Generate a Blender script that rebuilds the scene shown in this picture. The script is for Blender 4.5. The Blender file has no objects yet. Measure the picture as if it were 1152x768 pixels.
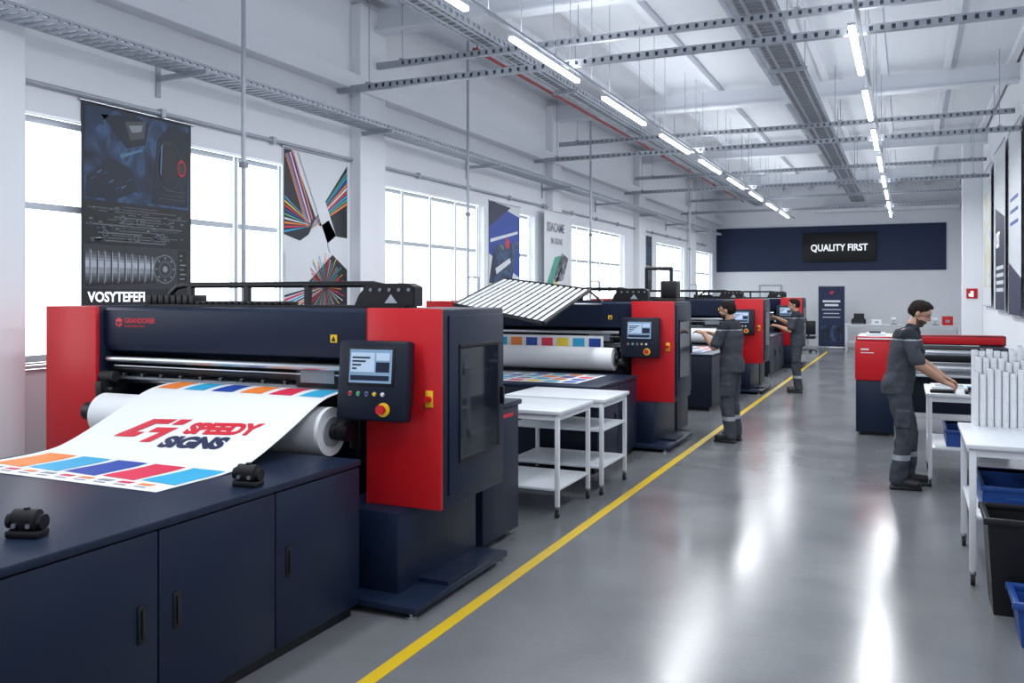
import bpy, bmesh, math, random
from mathutils import Vector, Matrix
random.seed(4)
sc = bpy.context.scene
COL = sc.collection
try:
    sc.view_settings.view_transform = 'Standard'
except Exception:
    pass

# ------------------------------------------------------------------ materials
def mat(name, c, rough=.5, metal=0., var=.06, scale=6., emit=0., bump=0., coat=0., bscale=None, spec=.5):
    m = bpy.data.materials.new(name); m.use_nodes = True
    nt = m.node_tree; b = nt.nodes['Principled BSDF']
    tc = nt.nodes.new('ShaderNodeTexCoord')
    n = nt.nodes.new('ShaderNodeTexNoise'); n.inputs['Scale'].default_value = scale
    n.inputs['Detail'].default_value = 4
    nt.links.new(tc.outputs['Object'], n.inputs['Vector'])
    mx = nt.nodes.new('ShaderNodeMix'); mx.data_type = 'RGBA'
    mx.inputs[6].default_value = (*[max(0, v*(1-var)) for v in c], 1)
    mx.inputs[7].default_value = (*[min(1, v*(1+var)) for v in c], 1)
    nt.links.new(n.outputs['Fac'], mx.inputs[0])
    nt.links.new(mx.outputs[2], b.inputs['Base Color'])
    b.inputs['Roughness'].default_value = rough
    b.inputs['Metallic'].default_value = metal
    b.inputs['Coat Weight'].default_value = coat
    b.inputs['Specular IOR Level'].default_value = spec
    if emit:
        nt.links.new(mx.outputs[2], b.inputs['Emission Color'])
        b.inputs['Emission Strength'].default_value = emit
    if bump:
        n2 = nt.nodes.new('ShaderNodeTexNoise'); n2.inputs['Scale'].default_value = bscale or scale*6
        nt.links.new(tc.outputs['Object'], n2.inputs['Vector'])
        bp = nt.nodes.new('ShaderNodeBump'); bp.inputs['Strength'].default_value = bump
        nt.links.new(n2.outputs['Fac'], bp.inputs['Height'])
        nt.links.new(bp.outputs['Normal'], b.inputs['Normal'])
    return m

def photo_mat(name, stops, scale=3., dist=1.5, stretch=(1, 1, 1)):
    m = bpy.data.materials.new(name); m.use_nodes = True
    nt = m.node_tree; b = nt.nodes['Principled BSDF']; b.inputs['Roughness'].default_value = .5
    tc = nt.nodes.new('ShaderNodeTexCoord'); mp = nt.nodes.new('ShaderNodeMapping'); mp.inputs['Scale'].default_value = stretch
    nt.links.new(tc.outputs['Object'], mp.inputs['Vector'])
    n = nt.nodes.new('ShaderNodeTexNoise'); n.inputs['Scale'].default_value = scale; n.inputs['Detail'].default_value = 3; n.inputs['Distortion'].default_value = dist
    nt.links.new(mp.outputs['Vector'], n.inputs['Vector'])
    r = nt.nodes.new('ShaderNodeValToRGB'); e = r.color_ramp.elements
    while len(e) < len(stops): e.new(.5)
    for k, (p, c) in enumerate(stops): e[k].position = p; e[k].color = (*c, 1)
    nt.links.new(n.outputs['Fac'], r.inputs[0]); nt.links.new(r.outputs[0], b.inputs['Base Color'])
    return m

NAVY = mat('navy_paint', (.0050, .0120, .034), .42, 0, .1, 3, bump=.02, bscale=90, spec=.3)
NAVYL = mat('navy_panel', (.0065, .0145, .038), .40, 0, .1, 3, spec=.32)
NAVYD = mat('dark_navy', (.003, .007, .020), .45, 0, .1, 3, spec=.3)
RED = mat('red_paint', (.52, .008, .014), .40, 0, .06, 3, spec=.35)
REDP = mat('dull_red_pipe_paint', (.30, .03, .03), .5, 0, .1, 3)
REDL = mat('red_ink', (.60, .012, .03), .5)
BLACK = mat('black_plastic', (.006, .006, .008), .42, 0, .2, 12, spec=.35)
RUBBER = mat('black_rubber', (.010, .010, .012), .7, 0, .2, 12)
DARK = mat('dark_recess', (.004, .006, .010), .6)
STEEL = mat('brushed_steel', (.50, .52, .55), .30, 1., .08, 14)
GALV = mat('galvanised_steel', (.38, .41, .46), .45, .3, .2, 9)
GALVD = mat('galvanised_dark', (.20, .22, .25), .5, .3, .2, 9)
WHITEP = mat('white_powder_coat', (.70, .72, .76), .4, 0, .03, 5)
LAMIN = mat('white_laminate', (.64, .67, .71), .32, 0, .04, 4)
PAPER = mat('white_paper', (.76, .78, .81), .55, 0, .02, 3)
WALL = mat('white_wall_plaster', (.82, .84, .88), .75, 0, .02, 1.2, bump=.03, bscale=60)
CEIL = mat('ceiling_paint', (.76, .79, .84), .8, 0, .03, 1.0)
BLUEWALL = mat('navy_wall_paint', (.006, .018, .065), .6, 0, .08, 1)
YEL = mat('yellow_floor_paint', (.62, .42, .01), .45, 0, .12, 3)
YELK = mat('yellow_plastic', (.8, .5, .01), .4)
GLOW = mat('tube_glow', (.93, .97, 1), .5, 0, 0.0, 1, emit=9)
SKY = mat('bright_daylight_pane', (.88, .94, 1), .2, 0, .06, .6, emit=2.5)
SCREEN = mat('lit_screen', (.15, .24, .36), .2, 0, .15, 5, emit=.45)
SCREENL = mat('lit_screen_field', (.35, .45, .58), .2, 0, .1, 5, emit=.4)
SIGNW = mat('glowing_white_letter', (.95, .97, 1), .4, 0, 0, 1, emit=.7)  # emission gives the unlit white lettering a glow of its own
GLASSD = mat('smoked_glass', (.030, .038, .05), .06, 0, .5, 2.5, coat=.8)
FROST = mat('dark_grey_pane', (.10, .12, .15), .3, 0, .05, 2)  # dark grey sheet under the cover slats
GRN = mat('green_plastic', (.02, .4, .1), .4)
C_OR = mat('orange_ink', (.85, .22, .03), .5)
C_CY = mat('cyan_ink', (.02, .36, .62), .5)
C_BL = mat('blue_ink', (.01, .055, .34), .5)
C_MG = mat('crimson_ink', (.66, .02, .07), .5)
C_NV = mat('navy_ink', (.01, .015, .06), .5)
C_GY = mat('grey_ink', (.25, .27, .30), .5)
C_YE = mat('yellow_ink', (.85, .62, .04), .5)
C_GR = mat('green_ink', (.06, .35, .25), .5)
C_PU = mat('purple_ink', (.25, .06, .4), .5)
PBLK = mat('poster_black', (.010, .012, .020), .5, 0, .4, 5)
PWHT = mat('poster_white', (.70, .73, .77), .5, 0, .03, 4)
PG = [mat('poster_tone', (v*.9, v*.98, v*1.12), .5, 0, .25, 14) for v in (.012, .035, .08, .16, .30, .50)]
PB = [mat('poster_blue_tone', c, .5, 0, .35, 9) for c in ((.004, .010, .028), (.008, .026, .075), (.020, .065, .16), (.09, .19, .34))]
PH_BLUE = photo_mat('photo_blue_machinery', [(.35, (.003, .005, .012)), (.48, (.010, .028, .08)), (.58, (.04, .10, .22)), (.64, (.010, .018, .045)), (.78, (.16, .25, .36))], 2.4, 1.2, (1, 1, .7))
PH_GREY = photo_mat('photo_grey_machinery', [(.35, (.02, .022, .03)), (.5, (.12, .13, .15)), (.62, (.35, .38, .42)), (.74, (.15, .17, .20)), (.9, (.5, .52, .55))], 3, .6, (1, 1, 2.5))
SKIN = mat('skin', (.46, .25, .17), .5, 0, .08, 20)
SKIND = mat('lip_skin', (.33, .13, .10), .5)
BEARD = mat('short_beard', (.060, .034, .025), .8, 0, .4, 120)
HAIR = mat('dark_hair', (.014, .010, .008), .85, 0, .6, 90, bump=.8, bscale=220, spec=.2)
CLOTH = mat('grey_workwear', (.055, .062, .077), .9, 0, .08, 6, bump=.12, bscale=40, spec=.15)
CLOTHD = mat('charcoal_workwear', (.025, .029, .038), .9, 0, .08, 6, bump=.12, bscale=40, spec=.15)
REFL = mat('reflective_tape', (.34, .37, .41), .4, .2)
SHOE = mat('black_shoe', (.008, .008, .010), .5)
BLUEP = mat('blue_plastic', (.008, .055, .25), .4, 0, .1, 5)

def floor_mat():
    m = bpy.data.materials.new('polished_concrete'); m.use_nodes = True
    nt = m.node_tree; b = nt.nodes['Principled BSDF']
    tc = nt.nodes.new('ShaderNodeTexCoord')
    def noise(s, d=6, dist=0):
        n = nt.nodes.new('ShaderNodeTexNoise'); n.inputs['Scale'].default_value = s; n.inputs['Detail'].default_value = d; n.inputs['Distortion'].default_value = dist
        nt.links.new(tc.outputs['Object'], n.inputs['Vector']); return n
    n1 = noise(1.1, 8, .4); n2 = noise(45, 4)
    ad = nt.nodes.new('ShaderNodeMath'); ad.operation = 'MULTIPLY_ADD'; ad.inputs[1].default_value = .35
    nt.links.new(n2.outputs['Fac'], ad.inputs[0]); nt.links.new(n1.outputs['Fac'], ad.inputs[2])
    r = nt.nodes.new('ShaderNodeValToRGB')
    r.color_ramp.elements[0].position = .42; r.color_ramp.elements[0].color = (.130, .137, .148, 1)
    r.color_ramp.elements[1].position = .95; r.color_ramp.elements[1].color = (.185, .193, .205, 1)
    nt.links.new(ad.outputs[0], r.inputs[0]); nt.links.new(r.outputs[0], b.inputs['Base Color'])
    r2 = nt.nodes.new('ShaderNodeMapRange'); r2.inputs[1].default_value = .3; r2.inputs[2].default_value = .7; r2.inputs[3].default_value = .17; r2.inputs[4].default_value = .25
    nt.links.new(n1.outputs['Fac'], r2.inputs[0]); nt.links.new(r2.outputs[0], b.inputs['Roughness'])
    b.inputs['Specular IOR Level'].default_value = .5
    return m
FLOOR = floor_mat()

# ------------------------------------------------------------------ mesh builder
class MB:
    def __init__(s, tf=None):
        s.bm = bmesh.new(); s.mats = []; s.tf = tf
    def mi(s, m):
        if m not in s.mats: s.mats.append(m)
        return s.mats.index(m)
    def _fin(s, verts, m, bev=0, seg=2):
        i = s.mi(m); faces = set()
        for v in verts:
            for f in v.link_faces: faces.add(f)
        for f in faces: f.material_index = i
        if bev > 0:
            es = list({e for f in faces for e in f.edges})
            bmesh.ops.bevel(s.bm, geom=es, offset=bev, segments=seg, affect='EDGES', profile=.5)
    def box(s, x0, x1, y0, y1, z0, z1, m, bev=0):
        mt = Matrix.Translation(((x0+x1)/2, (y0+y1)/2, (z0+z1)/2)) @ Matrix.Diagonal((abs(x1-x0), abs(y1-y0), abs(z1-z0), 1))
        r = bmesh.ops.create_cube(s.bm, size=1, matrix=mt)
        s._fin(r['verts'], m, bev); return s
    def cyl(s, p0, p1, r0, m, seg=20, r1=None, bev=0):
        p0 = Vector(p0); p1 = Vector(p1); d = p1-p0
        mt = Matrix.Translation((p0+p1)/2) @ d.to_track_quat('Z', 'Y').to_matrix().to_4x4()
        r = bmesh.ops.create_cone(s.bm, cap_ends=True, segments=seg, radius1=r0, radius2=r0 if r1 is None else r1, depth=d.length, matrix=mt)
        s._fin(r['verts'], m, 0); return s
    def ball(s, c, rx, ry, rz, m, seg=20):
        mt = Matrix.Translation(c) @ Matrix.Diagonal((rx, ry, rz, 1))
        r = bmesh.ops.create_uvsphere(s.bm, u_segments=seg, v_segments=seg//2+2, radius=1, matrix=mt)
        s._fin(r['verts'], m); return s
    def path(s, pts, r, m, seg=10):
        for a, b in zip(pts[:-1], pts[1:]):
            s.cyl(a, b, r, m, seg)
        for a in pts[1:-1]:
            s.ball(a, r, r, r, m, 10)
        return s
    def face(s, pts, m):
        vs = [s.bm.verts.new(s.tf(p) if s.tf else p) for p in pts]
        f = s.bm.faces.new(vs); f.material_index = s.mi(m); return s
    def prism(s, pts, vec, m, bev=0):
        vec = Vector(vec)
        a = [s.bm.verts.new(p) for p in pts]; b = [s.bm.verts.new(Vector(p)+vec) for p in pts]
        n = len(a); fs = [s.bm.faces.new(a[::-1]), s.bm.faces.new(b)]
        for i in range(n): fs.append(s.bm.faces.new((a[i], a[(i+1) % n], b[(i+1) % n], b[i])))
        for f in fs: f.material_index = s.mi(m)
        bmesh.ops.recalc_face_normals(s.bm, faces=fs)
        if bev: bmesh.ops.bevel(s.bm, geom=list({e for f in fs for e in f.edges}), offset=bev, segments=2, affect='EDGES')
        return s
    def disc(s, u, v, r, l, m, n=28, r_in=0, a0=0, a1=2*math.pi, sy=1):
        for i in range(n):
            t0 = a0+(a1-a0)*i/n; t1 = a0+(a1-a0)*(i+1)/n
            o0 = (u+r*math.cos(t0), v+sy*r*math.sin(t0), l); o1 = (u+r*math.cos(t1), v+sy*r*math.sin(t1), l)
            if r_in: s.face([(u+r_in*math.cos(t0), v+sy*r_in*math.sin(t0), l), o0, o1, (u+r_in*math.cos(t1), v+sy*r_in*math.sin(t1), l)], m)
            else: s.face([(u, v, l), o0, o1], m)
        return s
    def done(s, name, parent=None, loc=None, label=None, kind=None, cat=None, group=None, smooth=True):
        me = bpy.data.meshes.new(name); s.bm.to_mesh(me); s.bm.free()
        for m in s.mats: me.materials.append(m)
        if smooth:
            for p in me.polygons: p.use_smooth = True
            try: me.set_sharp_from_angle(angle=math.radians(35))
            except Exception: pass
        return link(name, me, parent, loc, label, kind, cat, group)

def link(name, me, parent=None, loc=None, label=None, kind=None, cat=None, group=None):
    o = bpy.data.objects.new(name, me); COL.objects.link(o)
    if parent: o.parent = parent
    if loc: o.location = loc
    if label: o['label'] = label
    if kind: o['kind'] = kind
    if cat: o['category'] = cat
    if group: o['group'] = group
    return o

def thing(name, label, cat, loc=(0, 0, 0), rz=0, group=None):
    o = link(name, None, None, loc, label, None, cat, group)
    o.empty_display_size = .2; o.rotation_euler = (0, 0, rz)
    return o

def txt(body, size, m, M, parent, name='lettering', bold=.0, shear=0, sx=1, ext=.001, align='LEFT', fn=None, label=None):
    c = bpy.data.curves.new('t', 'FONT'); c.body = body; c.size = size; c.offset = bold; c.shear = shear
    c.extrude = ext; c.align_x = align; c.resolution_u = 3
    t = bpy.data.objects.new('t', c); COL.objects.link(t)
    bpy.context.view_layer.update()
    dg = bpy.context.evaluated_depsgraph_get()
    me = bpy.data.meshes.new_from_object(t.evaluated_get(dg))
    bpy.data.objects.remove(t)
    for v in me.vertices:
        p = Vector((v.co.x*sx, v.co.y, v.co.z))
        v.co = fn(p) if fn else M @ p
    me.materials.clear(); me.materials.append(m); me.name = name
    return link(name, me, parent, label=label)

def frame(o, x, y):
    x = Vector(x).normalized(); y = Vector(y).normalized(); z = x.cross(y)
    M = Matrix((x, y, z)).transposed().to_4x4(); M.translation = o
    return M
FX = lambda o: frame(o, (1, 0, 0), (0, 0, 1))       # faces -Y
FL = lambda o: frame(o, (0, 1, 0), (0, 0, 1))       # faces +X
FR = lambda o: frame(o, (0, -1, 0), (0, 0, 1))      # faces -X

# ------------------------------------------------------------------ room shell
XL, XR, YB, YN, ZC = -6.5, 1.65, 33.0, -3.0, 5.7
MB().box(XL-.3, XR+.3, YN, YB+.3, -.1, 0, FLOOR).done('floor', kind='structure', smooth=False)
b = MB().box(XL-.3, XR+.3, YN, YB+.3, ZC, ZC+.1, CEIL)
for i in range(9):
    x = -6.1+i*.95
    b.box(x, x+.10, YN, YB, ZC-.12, ZC, CEIL)
b.done('ceiling', kind='structure', smooth=False)
tn = 1
for y in (3.6, 9.75, 16.2, 22.4, 28.4):
    MB().box(XL, XR, y, y+.08, ZC-.40, ZC-.12, CEIL).box(XL, XR, y-.08, y+.16, ZC-.43, ZC-.40, CEIL).done('trim_%d' % tn, kind='structure', smooth=False); tn += 1
WZ0, WZ1 = 1.28, 3.34
WIN = [(1.4, 4.1), (4.75, 6.3), (6.62, 8.15), (10.0, 13.25), (13.6, 15.45), (17.3, 21.3), (24.4, 27.8), (29.2, 32.2)]
b = MB()
b.box(XL-.3, XL, YN, YB, 0, WZ0, WALL).box(XL-.3, XL, YN, YB, WZ1, ZC, WALL)
prev = YN
for a, c in WIN:
    b.box(XL-.3, XL, prev, a, WZ0, WZ1, WALL); prev = c
b.box(XL-.3, XL, prev, YB, WZ0, WZ1, WALL)
b.done('wall_left', kind='structure', smooth=False)
FRM = mat('window_frame_white', (.52, .56, .62), .4)
for i, (a, c) in enumerate(WIN):
    b = MB()
    xg = XL-.16
    b.box(xg-.01, xg, a+.03, c-.03, WZ0+.03, WZ1-.03, SKY)
    for z0, z1 in ((WZ0, WZ0+.07), (WZ1-.07, WZ1), (2.55, 2.62)): b.box(xg-.03, xg+.05, a, c, z0, z1, FRM, .006)
    n = max(2, round((c-a)/.78))
    for k in range(n+1):
        y = a+(c-a)*k/n; y = min(max(y, a+.035), c-.035)
        b.box(xg-.03, xg+.055, y-.035, y+.035, WZ0, WZ1, FRM, .006)
    b.box(XL-.14, XL+.04, a-.03, c+.03, WZ0-.04, WZ0, FRM, .006)
    b.done('window_%d' % (i+1), kind='structure', smooth=False)
for y0, y1 in ((4.25, 4.72), (9.36, 9.95), (16.0, 16.5), (22.1, 22.7), (28.1, 28.8)):
    MB().box(XL, XL+.16, y0, y1, 0, ZC-.14, WALL, .01).done('trim_%d' % tn, kind='structure', smooth=False); tn += 1
MB().box(XL, XL+.2, YN, YB, 4.42, 4.62, WALL, .01).done('trim_%d' % tn, kind='structure', smooth=False); tn += 1
MB().box(XL, XL+.03, YN, YB, 0, .12, GALVD).done('baseboard_left', kind='structure', smooth=False)
MB().box(XL-.3, XR+.3, YB, YB+.3, 0, ZC, WALL).done('wall_back', kind='structure', smooth=False)
MB().box(XL, 1.2, YB-.04, YB, 2.68, 4.28, BLUEWALL).done('trim_%d' % tn, kind='structure', smooth=False); tn += 1
MB().box(-3.0, 1.6, YB-.5, YB, 4.72, 4.92, WALL, .02).done('trim_%d' % tn, kind='structure', smooth=False); tn += 1
MB().box(XL, XR, YB-.03, YB, 0, .12, WALL).done('baseboard_back', kind='structure', smooth=False)
a, c = -4.9, -4.2
b = MB().box(a-.05, a, YB-.05, YB, 0, 2.15, GALV).box(c, c+.05, YB-.05, YB, 0, 2.15, GALV).box(a-.05, c+.05, YB-.05, YB, 2.15, 2.20, GALV)
b.box(a, c, YB-.03, YB, .02, 2.15, WALL).box(a+.12, c-.12, YB-.04, YB-.03, 1.0, 2.0, PWHT)
b.cyl((c-.06, YB-.08, 1.0), (c-.18, YB-.08, 1.0), .015, STEEL).cyl((c-.07, YB-.08, 1.0), (c-.07, YB-.03, 1.0), .012, STEEL)
b.done('door_1', kind='structure', smooth=False)
MB().box(XR, XR+.3, YN, YB, 0, ZC, WALL).done('wall_right', kind='structure', smooth=False)
MB().box(XR-.03, XR, YN, YB, 0, .12, GALVD).done('baseboard_right', kind='structure', smooth=False)
MB().box(1.22, XR, 23.8, 24.3, 0, ZC-.14, WALL, .01).done('trim_%d' % tn, kind='structure', smooth=False); tn += 1
MB().box(-2.39, -2.31, 0, 30, 0, .003, YEL).done('floor_marking_line', label='yellow painted safety line on the grey floor', cat='floor marking', smooth=False)

# ------------------------------------------------------------------ ceiling services
def tray(name, label, x, w, z, y0, y1, hang, step=.14, side=.09):
    t = thing(name, label, 'cable tray', (x, y0, z))
    L = y1-y0; b = MB()
    for sx in (-w/2, w/2-.02):
        b.box(sx, sx+.02, 0, L, side*.75, side, GALV).box(sx, sx+.02, 0, L, 0, side*.25, GALV)
        k = 0
        while k*step < L: b.box(sx, sx+.02, k*step, k*step+step*.45, side*.25, side*.75, GALV); k += 1
    b.done('side_rail', t, smooth=False)
    b = MB(); k = 0
    while k*step < L: b.box(-w/2+.02, w/2-.02, k*step, k*step+step*.6, 0, .018, GALVD); k += 1
    for q in (-.25, .25): b.box(w*q-.02, w*q+.02, 0, L, -.003, .0, GALV)
    o = b.done('tray_rung', t, smooth=False); o['kind'] = 'stuff'
    for y in hang:
        b = MB()
        b.cyl((-w/2-.02, y-y0, -.04), (-w/2-.02, y-y0, ZC-z), .006, GALV, 8).cyl((w/2+.02, y-y0, -.04), (w/2+.02, y-y0, ZC-z), .006, GALV, 8)
        b.box(-w/2-.05, w/2+.05, y-y0-.02, y-y0+.02, -.05, 0, GALV)
        b.done('hanger', t, smooth=False)
    return t
tray('cable_tray', 'wide galvanised perforated cable tray hung under the ceiling', -1.5, .42, 4.95, 3, 31.5, (6.4, 12.5, 18.7, 25))
tray('cable_tray', 'narrow galvanised cable tray running beside a red pipe', -4.75, .28, 4.95, 3, 31.5, (6.4, 12.5, 18.7, 25))
t = thing('wall_cable_tray', 'galvanised ladder cable tray on wall brackets above the windows', 'cable tray', (-6.08, 2, 3.92))
b = MB(); L = 29.
for sx in (-.15, .13): b.box(sx, sx+.02, 0, L, .04, .06, GALV).box(sx, sx+.02, 0, L, 0, .02, GALV)
for k in range(int(L/.09)):
    b.box(-.15, -.13, k*.09, k*.09+.03, .02, .04, GALV).box(.13, .15, k*.09, k*.09+.03, .02, .04, GALV)
b.done('side_rail', t, smooth=False)
b = MB()
for k in range(int(L/.10)): b.box(-.13, .13, k*.10, k*.10+.05, 0, .012, GALV)
b.done('tray_rung', t, smooth=False)['kind'] = 'stuff'
for y in (.8, 4.2, 7.4, 10.6, 13.8, 17, 20.2, 23.4, 26.6):
    MB().box(-.42, .2, y-.02, y+.02, -.045, 0, GALV).box(-.42, -.40, y-.025, y+.025, -.2, .12, GALV).done('bracket', t, smooth=False)
b = MB().cyl((XL+.03, 2, 3.57), (XL+.03, 31, 3.57), .022, GALV, 10)
for k in range(18): b.box(XL, XL+.06, 3+k*1.6, 3.05+k*1.6, 3.53, 3.61, GALV)
b.done('wall_conduit', label='thin grey metal conduit clipped along the wall', cat='pipe')
b = MB().cyl((-5.0, 9.9, 4.95), (-5.0, 30, 4.95), .022, REDP, 12)
for y in (10, 12.7, 19.3, 25): b.cyl((-5.0, y, 4.95), (-5.0, y, ZC-.1), .010, REDP, 8).cyl((-5.0, y-.05, 4.95), (-5.0, y+.05, 4.95), .032, REDP, 12)
b.done('sprinkler_pipe', label='red painted sprinkler pipe below the ceiling', cat='pipe')

def strut(y, z, x0=-6.1, x1=1.6):
    t = thing('cross_beam', 'galvanised slotted steel strut spanning the hall', 'beam', ((x0+x1)/2, y, z), group='slotted ceiling struts')
    h = (x1-x0)/2
    b = MB().box(-h, h, -.03, .03, 0, .018, GALV).box(-h, h, -.03, .03, .062, .08, GALV).box(-h, h, .01, .018, .018, .062, GALVD)
    k = 0
    while -h+k*.10 < h-.08: b.box(-h+k*.10, -h+k*.10+.065, -.03, -.022, .018, .062, GALV); k += 1
    b.done('strut_channel', t, smooth=False)
    for x in (-h+.06, -h*.35, h*.3, h-.3):
        MB().cyl((x, 0, .08), (x, 0, ZC-z-.05), .006, GALV, 8).box(x-.03, x+.03, -.04, .04, .08, .10, GALV).done('hanger', t, smooth=False)
    if x0 < -6:
        MB().box(-h-.40, -h, -.03, .03, 0, .08, GALV).done('wall_mount', t, smooth=False)
for y in (9.1, 15.45, 21.3, 27.4): strut(y, 4.36)
for y in (9.75, 16.35, 21.95, 28.0): strut(y, 4.80, -6.02)
for k, (x, y0, n) in enumerate(((-3.4, 4.75, 9), (-.46, 5.7, 9))):
    P = 2.75
    for i in range(n):
        y = y0+i*P
        t = thing('linear_light', 'white suspended linear LED light glowing', 'ceiling light', (x, y, 4.24), group='suspended linear lights')
        MB().box(-.035, .035, 0, 1.85, .035, .062, WHITEP, .004).done('housing', t)
        MB().box(-.03, .03, .01, 1.84, 0, .035, GLOW, .01).done('light_tube', t)
        for yy in (.25, 1.6): MB().cyl((0, yy, .06), (0, yy, ZC-4.24-.12), .004, GALV, 6).done('hanger', t)
    t = thing('lighting_track', 'thin grey track running beside the suspended lights', 'track', (x+.06, y0-1.5, 4.305), group='lighting tracks')
    MB().box(-.015, .015, 0, n*P+1.7, 0, .025, GALV).done('track_rail', t, smooth=False)
    for i in range(n+1): MB().cyl((0, .9+i*P, .025), (0, .9+i*P, ZC-4.305-.12), .004, GALV, 6).done('hanger', t)

for x, y, z0 in ((-5.5, 6.25, 1.05), (-5.88, 11.45, 1.78), (-5.70, 16.4, 0), (-5.15, 22.6, 0)):
    b = MB().cyl((x, y, z0), (x, y, ZC-.1), .020, GALV, 12)
    b.cyl((x, y, z0), (x, y, z0+.02), .05, GALV).box(x-.03, x+.03, y-.03, y+.03, 3.0, 3.05, GALVD)
    if x != -5.5: b.path([(x, y, 2.1), (x+.18, y, 2.1), (x+.18, y, 1.9)], .012, GALV)
    b.done('drop_pipe', label='vertical grey service pipe dropping from the ceiling', cat='pipe', group='vertical service pipes')

# ------------------------------------------------------------------ printing machines
BR = 'GRANDORER'
def machine(X, Y, label, full=True):
    t = thing('large_format_printer', label, 'printing machine', (X, Y, 0), group='row of wide printers')
    b = MB()
    b.prism([(-1.18, .10, 1.44), (-1.18, .07, 1.50), (-1.18, .07, 1.735), (-1.18, .10, 1.755), (-1.18, .86, 1.755), (-1.18, .86, 1.41), (-1.18, .16, 1.41)], (2.36, 0, 0), NAVY)
    for s in (-1, 1):
        a, c = sorted((s*1.18, s*1.70))
        b.box(a, c, .03, .90, .552, 1.76, NAVY, .012)
        a, c = sorted((s*1.0, s*1.5))
        b.box(a, c, -.15, .88, .07, .552, NAVY, .008)
        a, c = sorted((s*.95, s*1.72))
        b.box(a, c, -.32, .93, .035, .075, NAVYL, .008)
        b.box(a+.02, c-.02, .1, .5, .075, .10, NAVY)
    b.box(-1.0, 1.0, .18, .80, .25, 1.0, NAVYD, .008)
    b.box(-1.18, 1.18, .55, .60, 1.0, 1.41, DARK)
    b.box(-1.18, 1.18, .20, .60, 1.0, 1.03, BLACK)
    b.done('frame', t)
    for x in (-1.66, -1.0, 1.0, 1.66):
        for y in (-.27, .87):
            MB().cyl((x, y, 0), (x, y, .012), .035, STEEL).cyl((x, y, .01), (x, y, .04), .012, STEEL).done('levelling_foot', t)
    MB().box(-1.705, -1.18, -.0, .035, .40, 1.762, RED, .008).box(-1.708, -1.69, -.0, .5, .40, 1.762, RED, .006).done('side_cover', t, label='red left end cover')
    MB().box(1.18, 1.705, 0, .032, .552, 1.765, RED, .008).box(1.18, 1.19, 0, .09, .552, 1.765, RED).done('side_cover', t, label='red front end cover')
    MB().cyl((-1.15, .08, 1.375), (1.0, .08, 1.375), .022, STEEL).done('guide_rail', t, label='bright steel guide rail')
    MB().cyl((-1.17, .16, 1.30), (1.17, .16, 1.30), .034, BLACK).done('roller', t)
    MB().cyl((-1.17, .26, 1.20), (1.17, .26, 1.20), .030, STEEL).done('roller', t)
    MB().cyl((-1.1, .10, 1.325), (1.0, .10, 1.325), .007, STEEL).done('roller', t, label='thin steel shaft')
    b = MB().box(-1.1, 1.1, .12, .30, 1.225, 1.245, GALVD, .004)
    for k in range(12): b.box(-1.04+k*.185, -1.02+k*.185, .11, .14, 1.245, 1.27, BLACK, .004)
    b.done('feed_bar', t)
    for s in (-1, 1):
        MB().box(s*1.10-.04, s*1.10+.04, -.02, .16, .88, 1.17, BLACK, .01).cyl((s*1.10-.04, -.10, 1.01), (s*1.10+.04, -.10, 1.01), .065, BLACK).cyl((s*1.10-.07, .05, 1.25), (s*1.10+.07, .05, 1.25), .04, RUBBER).box(s*1.10-.03, s*1.10+.03, -.05, .2, 1.10, 1.22, BLACK, .01).cyl((s*1.10-.07, .02, 1.16), (s*1.10+.07, .02, 1.16), .015, STEEL).done('roll_holder', t, label='black roll end holder')
    MB().box(.55, .92, .10, .5, 1.235, 1.40, BLACK, .015).box(.6, .87, .09, .1, 1.27, 1.37, GALVD).done('print_carriage', t)
    c = link('control_console', None, t); c.location = (1.33, -.13, 1.33); c.rotation_euler = (math.radians(-6), 0, math.radians(4))
    MB().box(-.235, .235, -.05, .05, -.24, .24, NAVYD, .02).box(-.2, .2, .05, .12, -.15, .15, BLACK, .01).done('console_housing', c)
    b = MB().box(-.165, .15, -.056, -.048, -.03, .20, BLACK, .003).box(-.15, .135, -.059, -.055, -.015, .185, SCREEN)
    b.box(-.14, .02, -.061, -.058, .05, .165, SCREENL).box(.03, .12, -.061, -.058, .12, .165, SCREENL).box(.03, .12, -.061, -.058, .05, .11, NAVYL).box(-.14, .12, -.061, -.058, 0, .03, NAVYL)
    for k in range(4): b.box(-.13, -.13+.03*(k+1), -.063, -.060, .065+k*.022, .075+k*.022, NAVYL)
    b.done('screen', c)
    for k, m in enumerate((RED, GRN, BLUEP, YELK, WHITEP)):
        MB().cyl((-.14+k*.055, -.062, -.08), (-.14+k*.055, -.048, -.08), .010, m).cyl((-.14+k*.055, -.053, -.08), (-.14+k*.055, -.049, -.08), .014, STEEL).done('button', c)
    MB().cyl((.09, -.056, -.17), (.09, -.048, -.17), .042, YELK).cyl((.09, -.085, -.17), (.09, -.056, -.17), .018, RED).cyl((.09, -.10, -.17), (.09, -.08, -.17), .028, RED).done('emergency_stop', c, label='red mushroom emergency stop on yellow ring')
    MB().box(1.605, 1.655, -.012, 0, 1.17, 1.27, YELK, .004).cyl((1.63, -.045, 1.22), (1.63, -.012, 1.22), .02, RED).box(1.622, 1.638, -.055, -.045, 1.20, 1.24, RED).done('main_switch', t, label='red rotary switch on yellow plate')
    MB().box(.86, .91, .062, .07, 1.54, 1.59, YELK).prism([(.868, .060, 1.548), (.902, .060, 1.548), (.885, .060, 1.582)], (0, .003, 0), BLACK).done('warning_label', t)
    b = MB().box(1.70, 1.712, .10, .88, .62, 1.72, NAVY, .005)
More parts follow.
